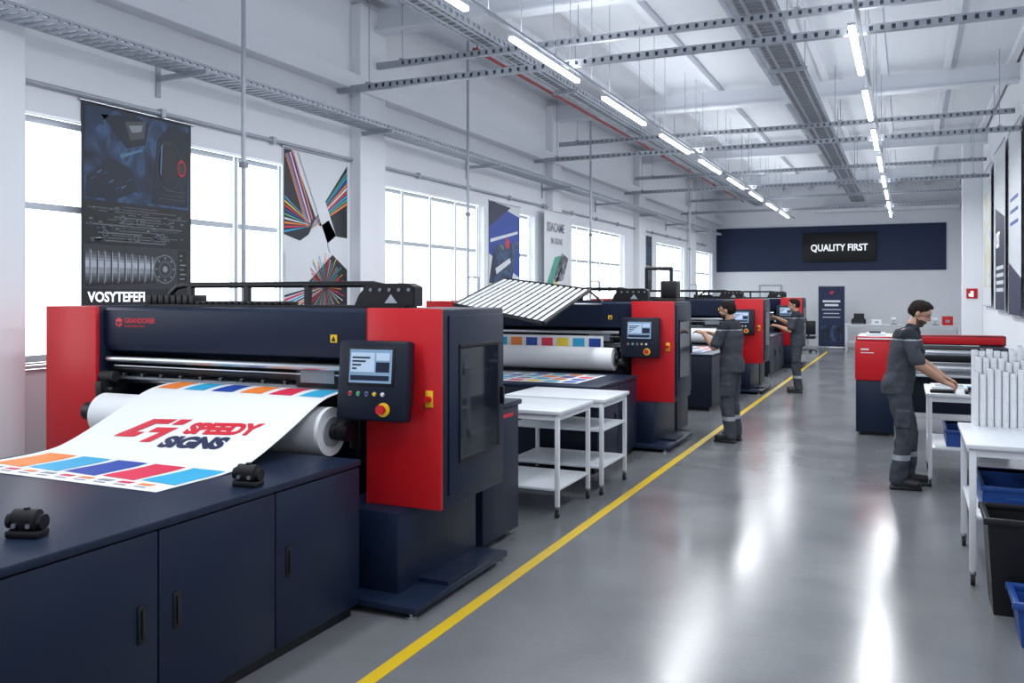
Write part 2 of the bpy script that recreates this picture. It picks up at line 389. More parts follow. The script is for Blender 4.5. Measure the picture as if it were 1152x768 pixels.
    b.box(1.712, 1.722, .22, .80, .80, .83, BLACK, .003).box(1.712, 1.722, .22, .80, 1.51, 1.54, BLACK, .003).box(1.712, 1.722, .22, .25, .83, 1.51, BLACK, .003).box(1.712, 1.722, .77, .80, .83, 1.51, BLACK, .003)
    b.box(1.712, 1.7125, .25, .77, .83, 1.51, DARK)
    for z in (.95, 1.12, 1.34): b.box(1.7125, 1.714, .30, .72, z, z+.03, GALVD)
    b.box(1.7125, 1.7145, .36, .56, 1.17, 1.32, PG[3]).box(1.7125, 1.7145, .60, .68, .99, 1.30, PG[2]).box(1.7125, 1.7145, .32, .50, 1.38, 1.46, PG[3])
    b.done('side_door', t, label='side door with smoked glass window')
    GL = globals().get('GLS')
    MB().box(1.7165, 1.7185, .25, .77, .83, 1.51, GL).done('window_glass', t, label='dark reflective glass pane')
    MB().box(1.712, 1.735, .83, .85, 1.1, 1.22, BLACK, .005).done('door_handle', t)
    b = MB(); b.cyl((-1.02, .066, 1.645), (-1.02, .071, 1.645), .036, REDL, 6).box(-1.045, -.995, .064, .067, 1.64, 1.65, NAVY).box(-1.03, -1.02, .064, .067, 1.615, 1.645, NAVY)
    b.done('emblem', t)
    txt(BR, .052, REDL, FX((-.965, .068, 1.642)), t, bold=.0008, sx=.95)
    txt('GRAND ORER SYSTEMS', .020, REDL, FX((-.965, .068, 1.612)), t, sx=.95)
    b = MB()
    b.path([(-.98, .5, 1.79), (-.95, .5, 1.86), (-.88, .5, 1.91), (-.8, .5, 1.92), (.9, .5, 1.92), (1.0, .5, 1.90)], .022, BLACK, 10)
    for x in (-.75, -.2, .35, .85): b.box(x-.02, x+.02, .48, .52, 1.755, 1.91, BLACK)
    b.box(-1.16, 1.2, .42, .58, 1.755, 1.775, BLACK)
    for k in range(22): b.box(-1.14+k*.062, -1.14+k*.062+.05, .43, .57, 1.775, 1.845 if k < 8 else 1.80, BLACK, .006)
    b.prism([(.78, .44, 1.77), (1.26, .44, 1.77), (1.26, .44, 1.90), (1.20, .44, 1.925), (.9, .44, 1.925), (.82, .44, 1.85)], (0, .12, 0), BLACK, .005)
    for k in range(5): b.cyl((.92+k*.075, .430, 1.88), (.92+k*.075, .441, 1.88), .012, GALVD, 10)
    b.prism([(1.03, .436, 1.79), (1.13, .436, 1.79), (1.08, .436, 1.85)], (0, .005, 0), GALV)
    b.done('cable_carrier', t, label='black cable chain carrier')
    b = MB().box(-1.45, 1.5, .99, 1.62, .05, 1.0, NAVY, .012).box(-1.47, 1.52, .97, 1.64, 1.0, 1.04, NAVYL, .01)
    for x in (-1.35, 1.4):
        for y in (1.1, 1.5): b.cyl((x, y, 0), (x, y, .06), .04, BLACK)
    b.box(-.9, .9, .88, .99, .5, .8, NAVYD)
    b.box(1.5, 1.506, 1.1, 1.5, .925, .95, REDL)
    b.done('rear_feeder', t)
    return t

def glass_mat():
    m = bpy.data.materials.new('tinted_glass'); m.use_nodes = True; nt = m.node_tree
    b = nt.nodes['Principled BSDF']; out = nt.nodes['Material Output']
    b.inputs['Base Color'].default_value = (.02, .028, .04, 1); b.inputs['Roughness'].default_value = .05; b.inputs['Coat Weight'].default_value = 1
    tr = nt.nodes.new('ShaderNodeBsdfTransparent'); tr.inputs[0].default_value = (.55, .62, .7, 1)
    mx = nt.nodes.new('ShaderNodeMixShader'); n = nt.nodes.new('ShaderNodeTexNoise'); n.inputs['Scale'].default_value = 2
    r = nt.nodes.new('ShaderNodeMapRange'); r.inputs[3].default_value = .45; r.inputs[4].default_value = .6
    nt.links.new(n.outputs['Fac'], r.inputs[0]); nt.links.new(r.outputs[0], mx.inputs[0])
    nt.links.new(tr.outputs[0], mx.inputs[1]); nt.links.new(b.outputs[0], mx.inputs[2]); nt.links.new(mx.outputs[0], out.inputs[0])
    return m
GLS = glass_mat()
MX = -4.25
Y1, Y2, Y3, Y4 = 4.60, 10.35, 16.9, 23.2
machine(MX, Y1, 'navy and red wide format printer feeding a printed banner')
m2 = machine(MX, Y2, 'navy and red wide format printer with raised slatted cover', False)
machine(MX+.08, Y3, 'navy and red wide format printer beside a reaching worker', False)
machine(MX+.12, Y4, 'navy and red wide format printer at the end of the row', False)

A, Bc, D = [Vector(p)-Vector((MX, Y2, 0)) for p in ((-4.80, 9.0, 1.73), (-4.86, 10.5, 2.05), (-3.46, 8.45, 1.55))]
Cc = Vector((-3.50, 10.05, 1.90))-Vector((MX, Y2, 0))
b = MB()
for p, q in ((A, Bc), (Bc, Cc), (Cc, D), (D, A)): b.cyl(p, q, .022, BLACK, 10)
for f in (.33, .67,): b.cyl(A.lerp(Bc, f), D.lerp(Cc, f), .010, GALVD, 8)
dn = Vector((0, 0, .016))
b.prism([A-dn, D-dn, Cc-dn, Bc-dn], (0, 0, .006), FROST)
NS = 15
for k in range(NS):
    f0, f1 = (k+.18)/NS, (k+.70)/NS
    q = [A.lerp(D, f0), A.lerp(D, f1), Bc.lerp(Cc, f1), Bc.lerp(Cc, f0)]
    b.prism(q, (0, 0, .010), PAPER)
b.done('slatted_cover', m2, label='white slatted cover raised on struts', smooth=False)
b = MB()
for f in (.02, .98):
    p = Bc.lerp(Cc, f); b.cyl(p, (p.x, .25, 1.75), .014, STEEL, 8)
    p = A.lerp(Bc, .45) if f < .5 else D.lerp(Cc, .55); b.cyl(p, (p.x, .12, 1.72), .012, STEEL, 8)
b.done('cover_strut', m2)
b = MB().box(1.35, 1.65, .3, .8, 1.76, 1.80, BLACK, .01).path([(1.2, .6, 1.78), (1.2, .6, 2.18), (1.52, .6, 2.18), (1.52, .6, 1.80)], .022, BLACK).box(1.42, 1.62, .45, .7, 1.80, 2.02, BLACK, .02)
b.done('tool_post', m2)

# ------------------------------------------------------------------ delivery tables with cabinet doors
def cab_table(x0, x1, y0, y1, label, doors):
    cx = (x0+x1)/2; w = (x1-x0)/2; L = y1-y0
    t = thing('delivery_table', label, 'table', (cx, y0, 0), group='printer delivery tables')
    MB().box(-w+.04, w-.04, .03, L-.03, 0, .06, BLACK).box(-w, w-.015, 0, L, .06, .865, NAVYD, .006).done('cabinet_body', t)
    MB().box(-w-.015, w+.012, -.01, L, .865, .90, NAVYL, .006).done('worktop', t)
    for a, c, hs in doors:
        d = MB().box(w-.015, w+.004, a+.004, c-.004, .075, .855, NAVY, .004).done('door', t)
        for h in hs:
            MB().box(w+.002, w+.012, h-.022, h+.022, .41, .57, BLACK, .005).box(w+.012, w+.02, h-.008, h+.008, .43, .55, DARK, .003).done('handle', d)
    return t
cab_table(-4.78, -2.88, .6, 4.24, 'navy steel table with side doors under the printed banner',
          [(0, .65, [.15]), (.65, 1.40, [1.3]), (1.40, 2.15, [2.06]), (2.15, 2.90, [2.25]), (2.90, 3.64, [3.0])])
cab_table(-4.78, -2.9, 8.55, Y2-.36, 'navy steel table beside the white trolleys', [(0, .7, [.6]), (.7, 1.42, [.8])])
cab_table(-4.7, -2.82, 13.9, Y3-.36, 'navy steel table joined to a printer', [(0, .8, [.7]), (.8, 1.6, [.9]), (1.6, 2.6, [1.7])])
cab_table(-4.7, -2.82, 20.3, Y4-.36, 'navy steel table joined to a printer', [(0, .8, [.7]), (.8, 1.6, [.9]), (1.6, 2.5, [1.7])])

def clamp(x, y, rz):
    b = MB().box(-.07, .07, -.04, .04, 0, .03, BLACK, .008).box(-.055, .055, -.03, .03, .03, .085, BLACK, .012)
    b.cyl((-.05, 0, .075), (.05, 0, .075), .033, RUBBER).cyl((-.075, 0, .06), (-.055, 0, .06), .03, BLACK).cyl((.055, 0, .06), (.075, 0, .06), .03, BLACK).cyl((0, 0, .08), (0, 0, .115), .012, BLACK)
    for s in (-1, 1): b.cyl((s*.03, -.03, .05), (s*.03, -.042, .05), .010, STEEL, 10)
    o = b.done('sheet_clamp', loc=(x, y, .90), label='black plastic clamp on the navy table edge', cat='clamp', group='table edge clamps')
    o.rotation_euler = (0, 0, rz)
clamp(-2.98, 3.42, .1); clamp(-4.67, 3.02, .2); clamp(-3.15, 2.35, .3)

def path_fn(pts, x0):
    pl = []
    n = len(pts)
    for i in range(n-1):
        p0 = pts[max(0, i-1)]; p1 = pts[i]; p2 = pts[i+1]; p3 = pts[min(n-1, i+2)]
        for k in range(6):
            t = k/6
            pl.append(tuple(.5*((2*p1[j])+(-p0[j]+p2[j])*t+(2*p0[j]-5*p1[j]+4*p2[j]-p3[j])*t*t+(-p0[j]+3*p1[j]-3*p2[j]+p3[j])*t**3) for j in (0, 1)))
    pl.append(pts[-1])
    cum = [0]
    for a, c in zip(pl[:-1], pl[1:]): cum.append(cum[-1]+math.hypot(c[0]-a[0], c[1]-a[1]))
    def fn(u, s, l=0):
        s = max(0, min(cum[-1]-1e-6, s)); i = 0
        while cum[i+1] < s: i += 1
        t = (s-cum[i])/(cum[i+1]-cum[i]); a, c = pl[i], pl[i+1]
        dy, dz = c[0]-a[0], c[1]-a[1]; q = math.hypot(dy, dz)
        return Vector((x0+u, a[0]+dy*t-dz/q*l, a[1]+dz*t+dy/q*l))
    return fn, cum[-1]
sheet_pts = [(3.12, .903), (3.35, .903), (3.60, .905), (3.80, .935), (4.12, 1.06), (4.4, 1.185), (4.58, 1.222), (4.72, 1.228)]
fn, SL = path_fn(sheet_pts, -4.74)
t = thing('printed_banner_sheet', 'white sheet with red and navy lettering and colour blocks', 'banner', (0, 0, 0))
PW = 1.46
def strip(b, quad, m, l, n=8):
    (u0, s0), (u1, s1), (u2, s2), (u3, s3) = quad   # bl br tr tl
    for k in range(n):
        a, c = k/n, (k+1)/n
        L = lambda p, q, f: (p[0]+(q[0]-p[0])*f, p[1]+(q[1]-p[1])*f)
        A0, A1 = L((u0, s0), (u3, s3), a), L((u0, s0), (u3, s3), c); B0, B1 = L((u1, s1), (u2, s2), a), L((u1, s1), (u2, s2), c)
        b.face([fn(*A0, l), fn(*B0, l), fn(*B1, l), fn(*A1, l)], m)
b = MB(); strip(b, ((0, 0), (PW, 0), (PW, SL), (0, SL)), PAPER, 0, 60)
strip(b, ((0, 0), (PW, 0), (PW, SL), (0, SL)), PAPER, -.002, 60)
cs = [C_OR, C_CY, C_BL, C_MG, C_CY]
for k, m in enumerate(cs):
    u = .04+k*.28
    strip(b, ((u+.02, .17), (u+.27, .15), (u+.275, .50), (u+.05, .50)), m, .002, 8)
for k, m in enumerate([C_OR, C_CY, C_BL, C_OR, C_MG, C_CY]):
    u = .04+k*.24
    strip(b, ((u, SL-.24), (u+.18, SL-.24), (u+.18, SL-.03), (u+.02, SL-.03)), m, .002, 6)
for k in range(9):
    u = .12+k*.14; strip(b, ((u, .085), (u+.09, .085), (u+.10, .12), (u+.01, .12)), (C_GY, C_MG, C_OR)[k % 3], .002, 1)
    strip(b, ((u+.02, .045), (u+.10, .045), (u+.10, .06), (u+.02, .06)), C_GY, .002, 1)
b.done('sheet', t)
ang = math.radians(5)
def on_paper(u0, s0, k=1.0):
    def f(p):
        x = p.x*math.cos(ang)-p.y*math.sin(ang); y = p.x*math.sin(ang)+p.y*math.cos(ang)
        return fn(u0+x*k, s0+y*k, .003+p.z)
    return f
txt('SPEEDY', .165, REDL, None, t, bold=.010, shear=.02, sx=.90, fn=on_paper(.75, .90), ext=.0005)
txt('SIGNS', .165, C_NV, None, t, bold=.010, shear=.02, sx=1.0, fn=on_paper(.70, .735), ext=.0005)
b = MB(); f2 = on_paper(.28, .72, .82)
def lp(pts, m):
    b.face([f2(Vector((x, y, 0))) for x, y in pts], m)
# left arrow-like shape
lp([(0, .10), (.11, .10), (.29, .36), (.17, .36)], REDL)
lp([(.29, .36), (.25, .29), (.36, .29), (.40, .36)], REDL)
lp([(.0, .10), (.04, .17), (.24, .17), (.20, .10)], REDL)
# right triangular seven
lp([(.30, .24), (.50, .24), (.46, .17), (.27, .17)], REDL)
lp([(.39, .18), (.47, .19), (.40, .03), (.30, .03)], REDL)
lp([(.43, .36), (.54, .36), (.50, .28), (.40, .28)], REDL)
b.done('logo', t, label='red angular split logo')

def roll(x0, x1, y, z, r, label):
    cx = (x0+x1)/2; h = (x1-x0)/2
    t = thing('paper_roll', label, 'paper roll', (cx, y, z), group='white media rolls')
    MB().cyl((-h, 0, 0), (h, 0, 0), r, PAPER, 40).done('media', t)
    for s in (-1, 1):
        MB().cyl((s*h, 0, 0), (s*(h+.012), 0, 0), r*.62, C_GY, 24).cyl((s*h, 0, 0), (s*(h+.05), 0, 0), r*.32, BLACK, 20).done('core_end', t)
roll(-5.20, -3.25, 4.485, 1.00, .15, 'white media roll below the printed banner')
roll(-5.20, -3.25, Y2-.115, 1.06, .14, 'white media roll held across the printer')
roll(-5.12, -3.2, Y3-.115, 1.06, .14, 'white media roll held across the printer')

def flat_print(x0, x1, y0, y1, seed, vert=False):
    rd = random.Random(seed); t = MB()
    w, h = x1-x0, y1-y0
    if vert:
        t.box(0, w, 0, .004, 0, h, PAPER)
        P = lambda a, c, d, e, m: t.box(a, c, -.002, 0, d, e, m)
    else:
        t.box(0, w, 0, h, 0, .004, PAPER)
        P = lambda a, c, d, e, m: t.box(a, c, d, e, .004, .006, m)
    n = 7; cc = [C_CY, C_OR, C_BL, C_MG, C_YE, C_CY, C_BL]
    rows = 1 if vert else 4
    for r in range(rows):
        for k in range(n):
            u = w*(k+.12)/n
            a, e = h*(r+.15)/rows, h*(r+.8)/rows
            P(u, u+w/n*.72, a, e, cc[(k+r*2) % 7] if r % 2 == 0 else (C_GY if rd.random() < .4 else cc[(k+3) % 7]))
    return t
flat_print(-4.7, -3.2, 8.75, 9.75, 1).done('printed_sheet', loc=(-4.7, 8.75, .902), label='sheet of colourful printed samples lying on the navy table', cat='printed sheet', smooth=False)
flat_print(-4.9, -3.4, 0, .16, 2, True).done('printed_sheet', loc=(-4.95, Y2+.055, 1.17), label='strip of colour test blocks leaving the rollers', cat='printed sheet', smooth=False)
flat_print(-4.6, -3.1, 14.2, 15.8, 3).done('printed_sheet', loc=(-4.55, 14.3, .902), label='colourful printed sheet on the navy table', cat='printed sheet', smooth=False)

# ------------------------------------------------------------------ trolleys / benches
def cart(x0, x1, y0, y1, h, label, shelves=(.28,), name='trolley_table', cat='trolley', group=None, topm=LAMIN, cast=True, lg=.018):
    cx, cy = (x0+x1)/2, (y0+y1)/2; w, l = (x1-x0)/2, (y1-y0)/2
    t = thing(name, label, cat, (cx, cy, 0), group=group)
    MB().box(-w, w, -l, l, h-.03, h, topm, .005).done('tabletop', t)
    zb = .09 if cast else 0
    for sx in (-1, 1):
        for sy in (-1, 1):
            x, y = sx*(w-.04), sy*(l-.04)
            MB().box(x-lg, x+lg, y-lg, y+lg, zb, h-.03, WHITEP, .004).done('leg', t)
            if cast:
                MB().cyl((x-.012, y, .035), (x+.012, y, .035), .035, RUBBER).box(x-.018, x+.018, y-.012, y+.022, .06, .092, STEEL, .003).box(x-.018, x-.013, y-.01, y+.012, .03, .07, STEEL).box(x+.013, x+.018, y-.01, y+.012, .03, .07, STEEL).done('castor', t)
    b = MB()
    for sy in (-1, 1): b.box(-w+.05, w-.05, sy*(l-.04)-.012, sy*(l-.04)+.012, h-.08, h-.03, WHITEP)
    for sx in (-1, 1): b.box(sx*(w-.04)-.012, sx*(w-.04)+.012, -l+.05, l-.05, h-.08, h-.03, WHITEP)
    b.done('apron', t)
    for z in shelves:
        MB().box(-w+.03, w-.03, -l+.03, l-.03, z, z+.02, LAMIN, .003).done('shelf', t)
    return t
cart(-3.62, -2.60, 6.72, 7.56, .885, 'white topped trolley on castors beside the printer', (.22,), group='white trolleys')
cart(-3.55, -2.53, 7.66, 8.46, .885, 'white trolley with middle and lower shelves', (.24, .58), group='white trolleys')
cart(.34, 1.55, 6.25, 7.3, .90, 'white laminate worktable on castors holding paper tubes', (.42,), 'worktable', 'table', lg=.02)
cart(.16, 1.45, 9.30, 10.3, .90, 'white workbench with a lower shelf beside a worker', (.36,), 'workbench', 'table')
for k in range(45):
    row = k//15
    x = .45+(k % 15)*.048+(.024 if row == 1 else 0); y = 7.26-row*.046; h = (.53, .45, .37)[row]+.05*random.random()
    b = MB().cyl((0, 0, 0), (0, 0, h), .022, PAPER, 16)
    b.cyl((0, 0, h), (0, 0, h+.004), .014, C_GY, 14)
    for z in (.05, h*.5, h-.04): b.cyl((0, 0, z), (0, 0, z+.006), .0228, WHITEP, 16)
    b.done('paper_tube', loc=(x, y, .90), label='white cardboard tube standing upright on the worktable', cat='paper tube', group='upright paper tubes')
def crate(x, y, z, w, l, h, m, label):
    b = MB().box(-w/2, w/2, -l/2, l/2, 0, .012, m)
    for s in (-1, 1):
        b.box(s*w/2-.006, s*w/2+.006, -l/2, l/2, 0, h, m).box(-w/2, w/2, s*l/2-.006, s*l/2+.006, 0, h, m)
        b.box(s*(w/2+.006)-.012, s*(w/2+.006)+.012, -l/2-.015, l/2+.015, h-.03, h, m, .004).box(-w/2-.015, w/2+.015, s*(l/2+.006)-.012, s*(l/2+.006)+.012, h-.03, h, m, .004)
        b.box(-w*.2, w*.2, s*(l/2+.008)-.004, s*(l/2+.008)+.004, h*.45, h*.62, m, .002)
    b.done('storage_crate', loc=(x, y, z), label=label, cat='crate', group='plastic storage crates')
crate(.66, 6.78, .441, .42, .7, .17, BLUEP, 'blue plastic crate on the worktable shelf')
crate(1.17, 6.78, .441, .42, .7, .22, BLUEP, 'blue plastic crate on the worktable shelf')
crate(.60, 9.8, .381, .5, .7, .16, BLUEP, 'shallow blue crate on the workbench shelf')
crate(1.12, 9.8, .381, .4, .7, .26, PWHT, 'white plastic crate on the workbench shelf')
crate(.85, 8.45, 0, .55, .6, .30, BLUEP, 'blue plastic crate standing on the floor')
def waste_bin(x, y, w, h, m, label):
    t = thing('waste_bin', label, 'bin', (x, y, 0))
    b = MB(); o = w/2; i = w*.42
    for r in range(4):
        a = [(-1, -1), (1, -1), (1, 1), (-1, 1)]; p, q = a[r], a[(r+1) % 4]
        b.face([(p[0]*i, p[1]*i, 0), (q[0]*i, q[1]*i, 0), (q[0]*o, q[1]*o, h), (p[0]*o, p[1]*o, h)], m)
        b.face([(q[0]*i*.95, q[1]*i*.95, .01), (p[0]*i*.95, p[1]*i*.95, .01), (p[0]*o*.95, p[1]*o*.95, h), (q[0]*o*.95, q[1]*o*.95, h)], m)
    b.box(-i, i, -i, i, 0, .012, m)
    b.done('bin_body', t)
    b = MB()
    for s in (-1, 1): b.box(-o-.02, o+.02, s*o-.015, s*o+.015, h-.035, h+.005, m, .006).box(s*o-.015, s*o+.015, -o, o, h-.035, h+.005, m, .006)
    b.done('rim', t)
waste_bin(.63, 5.93, .42, .56, BLACK, 'black plastic waste bin beside the worktable')
waste_bin(.69, 5.42, .34, .24, BLUEP, 'small blue plastic bin on the floor')
MB().box(0, .34, 0, .22, 0, .10, BLACK, .01).box(.03, .31, .02, .2, .10, .115, GALV).cyl((.1, .1, .115), (.1, .1, .15), .03, BLACK).done('cutting_tool', loc=(.62, 9.62, .90), label='black cutting tool on the white workbench', cat='tool')
MB().box(0, .10, 0, .16, 0, .035, BLACK, .01).cyl((.05, .08, .035), (.05, .08, .06), .022, BLACK).box(.03, .07, -.05, 0, .005, .02, STEEL).done('hand_cutter', loc=(.50, 9.36, .90), label='small black hand cutter on the white workbench', cat='tool')
MB().box(0, .22, 0, .10, 0, .03, BLACK, .008).box(.02, .2, .02, .08, .03, .036, GALVD).done('cutting_tool', loc=(.20, 9.38, .90), label='flat black ruler block on the white workbench', cat='tool')
MB().box(0, .55, 0, .4, 0, .012, PWHT).box(.04, .3, .05, .3, .012, .014, C_GY).box(.33, .5, .05, .2, .012, .014, C_CY).done('printed_sheet', loc=(.22, 9.87, .901), label='stack of printed sheets on the workbench', cat='printed sheet')

# ------------------------------------------------------------------ small machine on the right side
t = thing('roll_laminator', 'low navy and red roll laminator with open rollers', 'printing machine', (-.62, 12.4, 0))
MB().box(0, .46, 0, .95, .04, .72, NAVY, .012).box(.05, .41, .05, .9, 0, .04, BLACK).done('pedestal', t)
MB().box(-.01, .47, -.02, .97, .72, 1.24, RED, .02).box(0, .46, 0, .95, 1.24, 1.30, PWHT, .02).done('end_cover', t, label='red end cover with white cap')
MB().box(1.50, 1.80, 0.3, .95, .04, 1.16, NAVY, .012).box(1.55, 1.75, .35, .9, 0, .04, BLACK).done('pedestal', t)
b = MB().box(.46, 1.50, .25, .85, .30, .80, NAVYD, .01).box(.47, 1.80, .70, .95, 1.17, 1.30, RED, .015).box(.47, 1.50, .6, .74, .9, 1.16, DARK)
b.done('frame', t)
for y, z, r, m in ((.12, 1.10, .035, STEEL), (.25, 1.02, .05, RUBBER), (.12, .90, .045, STEEL), (.42, 1.12, .045, RUBBER), (.45, .93, .05, STEEL)):
    MB().cyl((.47, y, z), (1.5, y, z), r, m, 24).done('roller', t)
MB().box(.47, 1.50, -.1, .2, .80, .825, GALV, .004).box(1.47, 1.5, 0, .3, .80, 1.16, NAVYD, .004).done('feed_tray', t)
MB().box(.06, .16, -.023, -.02, 1.12, 1.14, PWHT).box(.06, .22, -.023, -.02, 1.08, 1.09, PWHT).done('emblem', t)
MB().box(.12, .36, .15, .4, 1.30, 1.34, PWHT, .01).box(.16, .3, .15, .2, 1.34, 1.36, BLACK).done('control_panel', t)

# ------------------------------------------------------------------ wall posters
def poster(name, label, X, y0, z0, w, h, side='L', cat='poster'):
    if side == 'L':
        t = thing(name, label, cat, (X, y0, z0), group='hanging wall posters'); tf = lambda p: (.004+p[2]*.0015, p[0], p[1])
    else:
        t = thing(name, label, cat, (X, y0, z0), group='hanging wall posters'); tf = lambda p: (-.004-p[2]*.0015, -p[0], p[1])
    return t, MB(tf)
def hang_bar(t, w, h, side):
    s = -1 if side == 'R' else 1
    MB().cyl((.012*s, -.03*s, h), (.012*s, (w+.03)*s, h), .012, STEEL, 10).done('hanging_bar', t)
    MB().cyl((.012*s, -.01*s, 0), (.012*s, (w+.01)*s, 0), .01, STEEL, 10).done('hanging_bar', t)
def Q(b, u0, v0, u1, v1, l, m): b.face([(u0, v0, l), (u1, v0, l), (u1, v1, l), (u0, v1, l)], m)
XP = XL+.005
w, h = 1.27, 1.95
t, b = poster('machinery_poster', 'dark fabric poster with machinery photographs and white lettering', XP, 5.35, 1.58, w, h)
Q(b, 0, 0, w, h, 0, PBLK); Q(b, 0, .0, w, h, -1, PBLK)
rd = random.Random(11)
Q(b, .03, 1.10, 1.24, 1.92, 1, PH_BLUE)
b.face([(.03, 1.62, 2), (.34, 1.92, 2), (.03, 1.92, 2)], PB[1])
b.face([(.05, 1.30, 2), (.30, 1.50, 2), (.52, 1.42, 2), (.60, 1.22, 2), (.35, 1.12, 2), (.05, 1.12, 2)], PB[0])
for k in range(7):   # highlights along the machine arm
    u = .09+k*.065; v = 1.27+.07*math.sin(k*1.1); b.face([(u, v, 3), (u+.05, v+.03, 3), (u+.06, v+.045, 3), (u+.01, v+.018, 3)], PB[3 if k % 2 else 2])
b.face([(.20, 1.86, 2), (.48, 1.60, 2), (.70, 1.66, 2), (.74, 1.86, 2), (.60, 1.91, 2)], PB[0])
b.face([(.46, 1.84, 3), (.70, 1.88, 3), (.68, 1.72, 3), (.52, 1.68, 3)], PG[2]); b.face([(.50, 1.81, 4), (.66, 1.84, 4), (.65, 1.78, 4), (.54, 1.75, 4)], PG[4])
b.face([(.42, 1.50, 3), (.66, 1.60, 3), (.66, 1.62, 3), (.40, 1.53, 3)], PB[3])
b.face([(.76, 1.12, 2), (1.22, 1.12, 2), (1.24, 1.86, 2), (1.0, 1.90, 2), (.84, 1.74, 2), (.80, 1.40, 2)], PB[0])
b.disc(.98, 1.50, .16, 3, PG[1], sy=1.5, r_in=.145); b.disc(.98, 1.50, .12, 4, PBLK, sy=1.5); b.face([(.88, 1.68, 5), (.90, 1.71, 5), (.885, 1.40, 5), (.87, 1.42, 5)], PB[3])
b.disc(1.14, 1.50, .055, 5, REDL, r_in=.042, sy=1.5); b.disc(1.14, 1.5, .04, 5, PG[1], sy=1.5)
for k in range(6): Q(b, .84+.02*k, 1.16+k*.02, 1.18, 1.167+k*.02, 4, PG[1+(k % 2)])
Q(b, .03, .72, 1.24, 1.08, 1, PG[0])
for k in range(14):
    v = .74+k*.024; u0 = rd.uniform(.03, .5); u1 = rd.uniform(.6, 1.22)
    Q(b, u0, v, u1, v+.009, 2, PG[rd.choice((1, 2, 3))]); Q(b, u0, v+.009, u1, v+.012, 3, PG[rd.choice((3, 4))])
for k in range(55):
    u = rd.uniform(.05, 1.14); v = rd.uniform(.73, 1.03); s = rd.uniform(.02, .065); Q(b, u, v, u+s, v+s*.6, 4, PG[rd.choice((0, 1, 2, 2))]); Q(b, u+s*.15, v+s*.42, u+s*.8, v+s*.52, 5, PG[rd.choice((3, 4, 5))])
for k in range(6): b.disc(rd.uniform(.1, 1.1), rd.uniform(.78, 1.0), .032, 6, PG[3], r_in=.022, n=14)
Q(b, .02, .32, 1.24, .71, 1, PG[1])
for k in range(12):
    f = k/12; lv = [1, 2, 3, 4, 5, 5, 4, 4, 3, 2, 1, 0][k]
    b.face([(.04, .68-.34*f, 2), (.04, .68-.34*(f+1/12), 2), (.92, .64-.26*(f+1/12), 2), (.92, .64-.26*f, 2)], PG[lv])
for k in range(11):
    u = .08+k*.075; g = (k*.004); Q(b, u, .36+g*.5, u+.014, .67-g, 3, PG[1 if k % 2 else 3]); Q(b, u+.016, .38+g*.5, u+.022, .66-g, 3, PG[5])
b.disc(.93, .51, .14, 4, PG[3], n=30); b.disc(.93, .51, .125, 5, PG[1], n=30); b.disc(.93, .51, .085, 6, PG[2], n=24, r_in=.06); b.disc(.93, .51, .03, 6, PG[4])
for k in range(8): a = k*math.pi/4; b.disc(.93+.105*math.cos(a), .51+.105*math.sin(a), .010, 6, PG[4], n=8)
Q(b, 1.10, .34, 1.22, .70, 2, PG[0])
for k in range(7): Q(b, 1.12, .37+k*.045, 1.14+.06*rd.random(), .38+k*.045, 3, PG[4])
b.done('print', t, smooth=False)
txt('VOSYTEFEFI', .125, SIGNW, FL((.016, .06, .205)), t, bold=.003, sx=.95)
hang_bar(t, w, h, 'L')
w, h = 1.28, 1.98
t, b = poster('colour_fan_poster', 'white fabric poster with black wedges and crossing coloured streaks', XP, 8.02, 1.56, w, h)
Q(b, 0, 0, w, h, 0, PWHT); Q(b, 0, 0, w, h, -1, PWHT)
fan = [C_OR, C_CY, C_MG, C_GR, C_BL, PWHT, C_OR, C_CY, C_YE, C_MG, C_CY]
def ribbon(p0, p1, q0, q1, n, cols, l, gap=.25):
    """n parallel stripes sweeping from edge p0-p1 to edge q0-q1"""
    for k in range(n):
        f0, f1 = k/n, (k+1-gap)/n
        L = lambda a, c, f: (a[0]+(c[0]-a[0])*f, a[1]+(c[1]-a[1])*f)
        A_, B_ = L(p0, p1, f0), L(p0, p1, f1); C_, D_ = L(q0, q1, f1), L(q0, q1, f0)
        b.face([(*A_, l), (*B_, l), (*C_, l), (*D_, l)], cols[k % len(cols)])
# upper left black field with stripes falling to the centre
b.face([(.02, .98, 1), (.02, 1.96, 1), (.16, 1.96, 1), (.62, 1.20, 1), (.40, .90, 1)], PBLK)
ribbon((.04, 1.90), (.20, 1.96), (.44, 1.08), (.56, 1.20), 6, [C_OR, C_CY, C_MG, PWHT, C_BL, C_OR], 2)
ribbon((.03, 1.00), (.03, 1.45), (.50, 1.10), (.52, 1.14), 9, [C_CY, C_MG, C_OR, PWHT, C_GR, C_BL, C_MG, C_YE, C_CY], 3, .5)
# right stripes rising to the edge
b.face([(.60, 1.20, 1), (1.26, 1.92, 1), (1.26, 1.0, 1), (.80, 1.02, 1)], PBLK)
ribbon((.50, 1.06), (.58, 1.18), (1.25, 1.42), (1.25, 1.86), 9, [C_OR, C_GR, C_CY, C_MG, PWHT, C_OR, C_BL, C_CY, C_GR], 3, .3)
